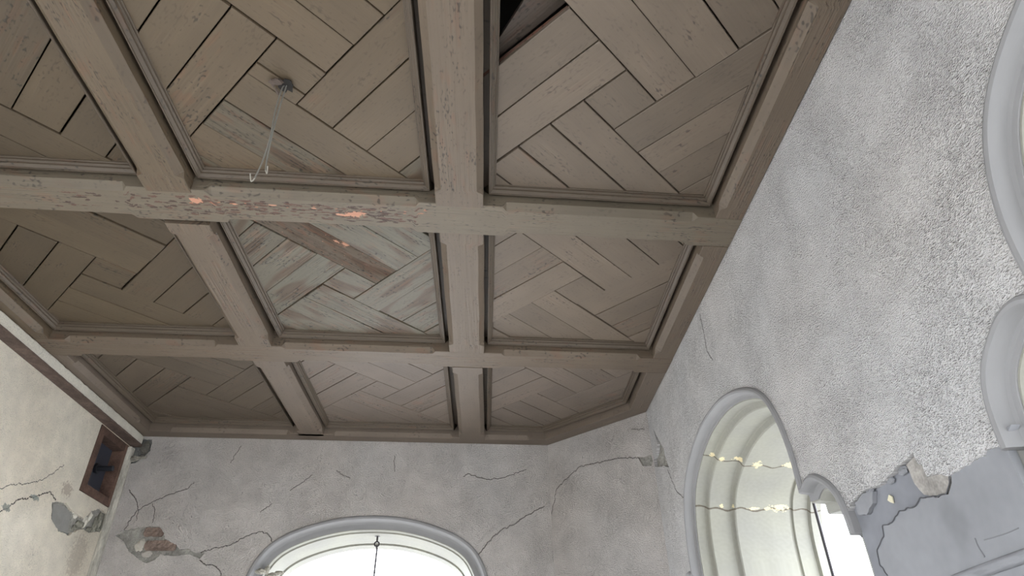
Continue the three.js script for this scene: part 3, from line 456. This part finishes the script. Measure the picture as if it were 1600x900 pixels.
function coffer(poly, centre, mats, label, seed, o = {}) { // poly: edge of the boarding, in plan
  const g = thing('coffer_panel', centre[0], HP, centre[1], label, 'ceiling panel', 'herringbone panels of the coffered ceiling'), r = rng(seed * 131 + 7), loc = poly.map(([x, z]) => [x - centre[0], z - centre[1]]);
  const under = inset(loc, -0.012), D = 0.0045;
  const plank = (pl, dir, k) => {
    if (!pl || pl.length < 3 || Math.abs(area(pl)) < 0.0004) return;
    if (area(pl) > 0) pl = [...pl].reverse();
    const j = (r() - 0.5), wide = r() < 0.25 ? 0.0016 : 0; pl = inset(pl, 0.0011 + r() * 0.0008 + wide); if (Math.sign(area(pl)) > 0 || Math.abs(area(pl)) < 0.0003) return;
    const mat = mats[Math.floor(r() * mats.length)], fl = o.flat ? 0.3 : 1;
    const geo = slab(pl, (r() - 0.5) * 2 * D * fl, 0.014, 0.0014, dir, [r(), r()], [j * 0.012 * fl, (r() - 0.5) * 0.012 * fl]);
    if (o.skip && o.skip(k)) return;
    const special = o.special && o.special(k, pl, dir);
    part(g, 'plank', special ? special.geometry ?? geo : geo, special ? special.material : mat);
  };
  const half = (pl, n, c, s) => cut(pl, n[0] * s, n[1] * s, c * s);   // s = 1 keeps below c
  const jit = () => (r() - 0.5) * 0.006;
  for (const [name, n, dir, s, mN, mS] of [['A', NB, DA, -1, NA, 1], ['C', NB, DA, 1, NA, -1], ['B', NA, DB, 1, NB, 1], ['D', NA, DB, -1, NB, -1]]) {
    // strips step away from the centre along s * n and end on the neighbour's first line, along mS * mN
    let edge = CQ; for (let k = 0; k < 7; k++) { const w = PW + jit(), a = edge, b = edge + w; edge = b; let pl = half(under, n, s * a, -s); if (pl.length > 2) pl = half(pl, n, s * b, s); if (pl.length > 2) pl = half(pl, mN, mS * CQ, mS); plank(pl, dir, name + k); }
  }
  let sq = under; for (const [n, s] of [[NA, 1], [NA, -1], [NB, 1], [NB, -1]]) sq = half(sq, n, s * CQ, s);
  if (o.split) { plank(half(sq, NB, -0.0, 1).length ? half(sq, NA, -CQ + 0.055, 1) : null, DB, 'E0'); plank(half(sq, NA, -CQ + 0.055, -1), DB, 'E1'); } else plank(sq, DB, 'E0');
  // moulding, one strip per side, mitred
  const off = PROFILE.map(([d]) => inset(loc, -(MW - d)));
  for (let i = 0; i < loc.length; i++) {
    const k = (i + 1) % loc.length, L = Math.hypot(loc[k][0] - loc[i][0], loc[k][1] - loc[i][1]), n = 6, rings = [];
    for (let q = 0; q <= n; q++) rings.push(PROFILE.map(([, y], m) => [off[m][i][0] + (off[m][k][0] - off[m][i][0]) * q / n, y - HP, off[m][i][1] + (off[m][k][1] - off[m][i][1]) * q / n]));
    part(g, 'moulding', loft(rings, (a, b) => [a / n * L / 1.2 + i * 0.31 + seed * 0.17, b * 0.013 + i * 0.2], 0.35, true, true), MOULD);
  }
  return g;
}
const col = { L: [-2.02, -1.236], M: [-0.983, -0.229], R: [0.039, 0.82] }, rowK = [['b0f', -MW, 'b1n', MW], ['b1f', -MW, 'b2n', MW], ['b2f', -MW, 'wall', EDGE + MW]];
const centres = { L0: [-1.6, -1.25], M0: [-0.602, -1.316], R0: [0.43, -1.406], L1: [-1.613, -2.374], M1: [-0.602, -2.442], R1: [0.43, -2.49], L2: [-1.62, -3.47], M2: [-0.61, -3.53], R2: [0.425, -3.585] };
const quad = (c, r) => { const [k1, d1, k2, d2] = rowK[r], [xa, xb] = col[c]; return [X2(lineX(xa), lineCross(k1, d1)), X2(lineX(xb), lineCross(k1, d1)), X2(lineX(xb), lineCross(k2, d2)), X2(lineX(xa), lineCross(k2, d2))]; };
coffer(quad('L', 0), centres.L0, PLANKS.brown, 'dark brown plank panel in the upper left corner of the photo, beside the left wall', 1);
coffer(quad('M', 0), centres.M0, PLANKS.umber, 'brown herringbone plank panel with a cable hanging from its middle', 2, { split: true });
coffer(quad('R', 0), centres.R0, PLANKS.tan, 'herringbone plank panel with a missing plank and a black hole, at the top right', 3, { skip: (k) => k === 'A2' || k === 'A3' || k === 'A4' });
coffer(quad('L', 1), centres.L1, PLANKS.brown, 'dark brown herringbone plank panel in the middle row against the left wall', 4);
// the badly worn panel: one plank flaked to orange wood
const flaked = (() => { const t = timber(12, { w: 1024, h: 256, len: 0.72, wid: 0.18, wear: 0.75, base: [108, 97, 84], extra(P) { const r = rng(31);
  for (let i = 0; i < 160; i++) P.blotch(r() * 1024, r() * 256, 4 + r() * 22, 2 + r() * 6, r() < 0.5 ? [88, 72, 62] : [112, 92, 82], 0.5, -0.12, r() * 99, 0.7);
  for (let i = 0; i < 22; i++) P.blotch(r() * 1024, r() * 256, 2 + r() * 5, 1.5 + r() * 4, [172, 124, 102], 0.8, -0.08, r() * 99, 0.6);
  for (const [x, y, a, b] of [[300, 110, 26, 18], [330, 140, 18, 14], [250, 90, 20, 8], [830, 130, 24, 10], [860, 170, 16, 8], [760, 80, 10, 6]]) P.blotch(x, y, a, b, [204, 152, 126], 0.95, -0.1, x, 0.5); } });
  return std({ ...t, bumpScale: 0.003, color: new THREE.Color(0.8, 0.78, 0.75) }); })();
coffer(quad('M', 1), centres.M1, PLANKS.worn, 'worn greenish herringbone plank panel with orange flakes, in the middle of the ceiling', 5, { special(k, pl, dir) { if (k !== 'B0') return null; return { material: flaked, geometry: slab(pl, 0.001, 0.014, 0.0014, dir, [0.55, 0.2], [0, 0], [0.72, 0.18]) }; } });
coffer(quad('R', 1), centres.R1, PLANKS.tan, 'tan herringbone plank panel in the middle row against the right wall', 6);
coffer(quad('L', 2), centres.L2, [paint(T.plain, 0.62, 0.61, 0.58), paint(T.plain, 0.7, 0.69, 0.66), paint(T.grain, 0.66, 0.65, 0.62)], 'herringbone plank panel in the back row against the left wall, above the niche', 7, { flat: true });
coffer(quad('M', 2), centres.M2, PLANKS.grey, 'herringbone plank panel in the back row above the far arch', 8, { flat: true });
{ // the back right coffer loses a corner to the splayed wall
  const q = quad('R', 2), S = lineSplay(EDGE - 0.01 + MW); const a = X2(S, [q[1], [0, 1]]), b = X2(S, lineCross('wall', EDGE + MW));
  coffer([q[0], q[1], a, b, q[3]], centres.R2, PLANKS.grey, 'five-sided herringbone plank panel in the back row at the splayed corner', 9, { flat: true });
}
{ // the loose plank that hangs askew in the hole, with a red-brown broken edge
  const d = unit(DA), n = NB, c = [centres.R0[0], centres.R0[1]], e = CQ + 2 * PW;
  const q = (a, b) => [c[0] + NA[0] * a - n[0] * b, c[1] + NA[1] * a - n[1] * b];
  const pl = [q(-0.3, e - 0.01), q(0.1, e - 0.01), q(0.1, e + 0.13), q(-0.02, e + 0.075)]; const poly = area(pl) > 0 ? pl.reverse() : pl;
  const m = lone('loose_plank', slab(poly, HP + 0.055, 0.014, 0.001, d, [0.1, 0.4], [0.02, 0.02]), paint(T.grain, 0.55, 0.54, 0.56), 0, 0, 0); tag(m, 'loose dark plank slipped upwards inside the black hole of the top right panel', 'plank');
  const sp = [q(-0.4, e - 0.012), q(0.08, e - 0.012), q(0.08, e - 0.002), q(-0.4, e - 0.002)]; tag(lone('wood_splinter', slab(area(sp) > 0 ? sp.reverse() : sp, HP + 0.015, 0.012, 0.001, d, [0.3, 0.1]), std({ ...T.worn, bumpScale: 0.004, color: new THREE.Color(0.75, 0.48, 0.42) }), 0, 0, 0), 'red-brown raw splinter along the edge of the black hole', 'splinter');
}
{ // roof space above the boarding: rough dark boards closing it
  const c = structure('ceiling', 0, 0, 0);
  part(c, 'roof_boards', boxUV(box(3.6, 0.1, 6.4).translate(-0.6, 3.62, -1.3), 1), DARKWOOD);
  part(c, 'rear_boards', boxUV(box(3.16, 0.03, 2.3).translate(-0.6, 3.29, 0.43), 1), BEAM2);
}

// ---------------------------------------------------------------- ledge, niche, hooks and cables
{ // plaster ledge along the left wall, with a brown lintel board under it
  const t = thing('wall_ledge', LEFT_X, 3.14, -2.3, 'pale plaster ledge with a brown underside running along the left wall to the corner', 'ledge');
  const st = stucco(0, 2, 0, 0.25, 1024, 128, [206, 201, 188], 13, [], { scale: 0.8, bump: 0.006 });
  const n = 150, rings = []; for (let i = 0; i <= n; i++) { const z = 2.4 - i * 4.13 / n, a = 0.0035 * noise(z * 22, 1), b = 0.003 * noise(z * 31, 7), e = i === n ? 0.006 : 0; rings.push([[0.0, 0.008, z], [0.066 + b - e, 0.006, z], [0.071 + a - e, 0.011 + b, z], [0.071 + a - e, 0.052, z], [0.066 + a - e, 0.058 + b, z], [0.0, 0.06, z]]); }
  part(t, 'plaster_band', loft(rings, (i, j) => [i / n * 2.04, j * 0.16], 0.5, true, true), st.material);
  part(t, 'lintel_board', boxUV(box(0.067, 0.012, 4.16).translate(0.0335, 0.001, 0.32), 0.6), std({ map: M.mortar.map, bumpMap: M.mortar.bumpMap, bumpScale: 0.004, color: new THREE.Color(0.36, 0.255, 0.225) }));
}
{ // rubble plugging the gap between ledge and corner
  const mats = [0.95, 0.45].map((k) => std({ map: M.mortar.map, bumpMap: M.mortar.bumpMap, bumpScale: 0.01, color: new THREE.Color(k, k * 0.97, k * 0.92) }));
  const labels = ['pale stone lump in the corner just below the end of the ledge', 'dark flat stone wedged in the gap at the end of the ledge', 'small pale stone on the far wall at the corner under the dark gap'];
  [[-2.155, 3.055, -4.03, 0.03, 0, 1.1, 0.6, 0.6], [-2.115, 3.13, -4.05, 0.04, 1, 0.7, 1.1, 0.4], [-2.115, 3.065, -4.045, 0.024, 0, 1.3, 0.6, 0.5]].forEach(([x, y, z, r, m, a, b, c], i) => tag(lone('stone', boxUV(rock(r, i * 3 + 2, a, b, c), 0.3), mats[m], x, y, z), labels[i], 'stone', 'stones at the ledge end'));
}
{ // rusty recess in the left wall: timber frame, dark plate, bolt
  const t = thing('wall_niche', LEFT_X, 2.94, -3.8375, 'rusty framed recess with a dark plate and a bolt, at the corner below the ledge', 'niche');
  const rust = (k) => std({ map: M.mortar.map, bumpMap: M.mortar.bumpMap, bumpScale: 0.006, roughness: 0.85, color: new THREE.Color(0.36 * k, 0.215 * k, 0.175 * k) });
  const w = 0.345, h = 0.375, bar = (lx, ly, lz, x, y, z, name, m) => part(t, name, boxUV(box(lx, ly, lz), 0.7).translate(x, y, z), m);
  bar(0.07, h, 0.05, -0.03, 0, w / 2 - 0.025, 'frame_post', rust(1)); bar(0.07, h, 0.04, -0.03, 0, -w / 2 + 0.02, 'frame_post', rust(1.25));
  bar(0.07, 0.045, w, -0.031, -h / 2 + 0.0225, 0, 'frame_rail', rust(1.05)); bar(0.07, 0.045, w, -0.031, h / 2 - 0.0225, 0, 'frame_rail', rust(0.8));
  part(t, 'back_plate', box(0.02, h, w).translate(-0.075, 0, 0), std({ color: new THREE.Color(0.04, 0.043, 0.058), roughness: 0.6 }), 'dark blue-black plate');
  const steel = std({ color: new THREE.Color(0.03, 0.032, 0.04), roughness: 0.5, metalness: 0.3 });
  part(t, 'bolt', mergeGeometries([new THREE.CylinderGeometry(0.016, 0.016, 0.11, 20).rotateZ(Math.PI / 2).translate(-0.02, -0.005, -0.02), new THREE.CylinderGeometry(0.03, 0.03, 0.02, 6).rotateZ(Math.PI / 2).translate(-0.058, -0.005, -0.02)]), steel, 'dark steel bolt');
}
const WIRE = std({ color: new THREE.Color(0.06, 0.055, 0.06), roughness: 0.5, metalness: 0.5 });
function hookAndWire(x, y, z, turn, len, lh, lw) { // eye hook screwed into a soffit, wire hanging from its ring
  const h = thing('eye_hook', x, y, z, lh, 'hook', 'eye hooks in the arches'); h.rotation.y = turn;
  part(h, 'shank', new THREE.CylinderGeometry(0.006, 0.006, 0.045, 10).translate(0, -0.018, 0), WIRE);
  part(h, 'flange', new THREE.CylinderGeometry(0.014, 0.018, 0.008, 12).translate(0, -0.004, 0), WIRE);
  part(h, 'ring', new THREE.TorusGeometry(0.014, 0.0045, 8, 22).translate(0, -0.053, 0), WIRE);
  tag(lone('hanging_wire', tube([[0, 0, 0.006], [0.004, -0.006, 0], [0.003, -0.04, 0], [0, -0.2, 0], [0, -len, 0.002]], 0.006, 40, 6), WIRE, x, y - 0.062, z), lw, 'wire', 'wires hanging in the arches');
}
hookAndWire(-0.672, 2.656, -4.33, 0.1, 1.2, 'eye hook at the crown of the far arch', 'dark wire hanging in the far arch');
hookAndWire(1.305, 2.61, -2.615, 0.2, 1.4, 'eye hook at the crown of the right arch, hidden behind its near curve', 'dark wire hanging in the opening of the right wall');
{ // frayed lamp cable from the panel
  const c = centres.M0, x = c[0] - 0.012, z = c[1] - 0.039;
  const t = thing('lamp_cable', x, HP, z, 'grey two-strand lamp cable with frayed ends hanging from the plank panel', 'cable');
  const grey = std({ color: new THREE.Color(0.2, 0.195, 0.17), roughness: 0.6 }), copper = std({ color: new THREE.Color(0.4, 0.38, 0.33), roughness: 0.5 });
  const st = (s) => [[0.004 * s, -0.009, 0], [0.005 * s, -0.02, 0.004], [0.005 * s, -0.13, 0.012], [0.002 * s, -0.25, 0.006], [0.006 * s - 0.004, -0.33, -0.002], [0.012 * s - 0.006, -0.365 - (s > 0 ? 0 : 0.03), 0]];
  for (const s of [-1, 1]) { const e = st(s).at(-1); const k = part(t, 'strand', tube(st(s), 0.0024, 40, 6), grey); part(k, 'bare_end', tube([e, [e[0] + 0.006 * s, e[1] - 0.012, e[2]], [e[0] + (s > 0 ? 0.004 : -0.014), e[1] - 0.02 + (s > 0 ? 0.034 : 0.035), e[2] + 0.002]], 0.0018, 12, 6), copper, 'bare pale wire end'); }
  const dark = std({ color: new THREE.Color(0.018, 0.016, 0.014), roughness: 1 });
  const h = []; for (let i = 0; i < 18; i++) { const a = i / 18 * 6.2832, r = 0.024 + 0.012 * noise(i * 0.9, 3); h.push([Math.cos(a) * r, Math.sin(a) * r]); }
  part(t, 'burnt_hole', new THREE.ExtrudeGeometry(new THREE.Shape(V2(h)), { depth: 0.003, bevelEnabled: false }).rotateX(Math.PI / 2).translate(0, -0.006, 0), dark, 'burnt dark hole');
  part(t, 'clip', mergeGeometries([rock(0.014, 4, 1.5, 0.5, 0.8).translate(-0.022, -0.014, 0.018), rock(0.01, 7, 0.6, 0.6, 1.6).translate(-0.035, -0.013, 0.012), rock(0.008, 9, 0.6, 0.5, 1.7).translate(-0.03, -0.012, -0.02)]), std({ color: new THREE.Color(0.1, 0.075, 0.06) }), 'rusty cable clip');
}

scene.traverse((o) => { if (o.isMesh) o.castShadow = o.receiveShadow = true; });
renderer.render(scene, camera);
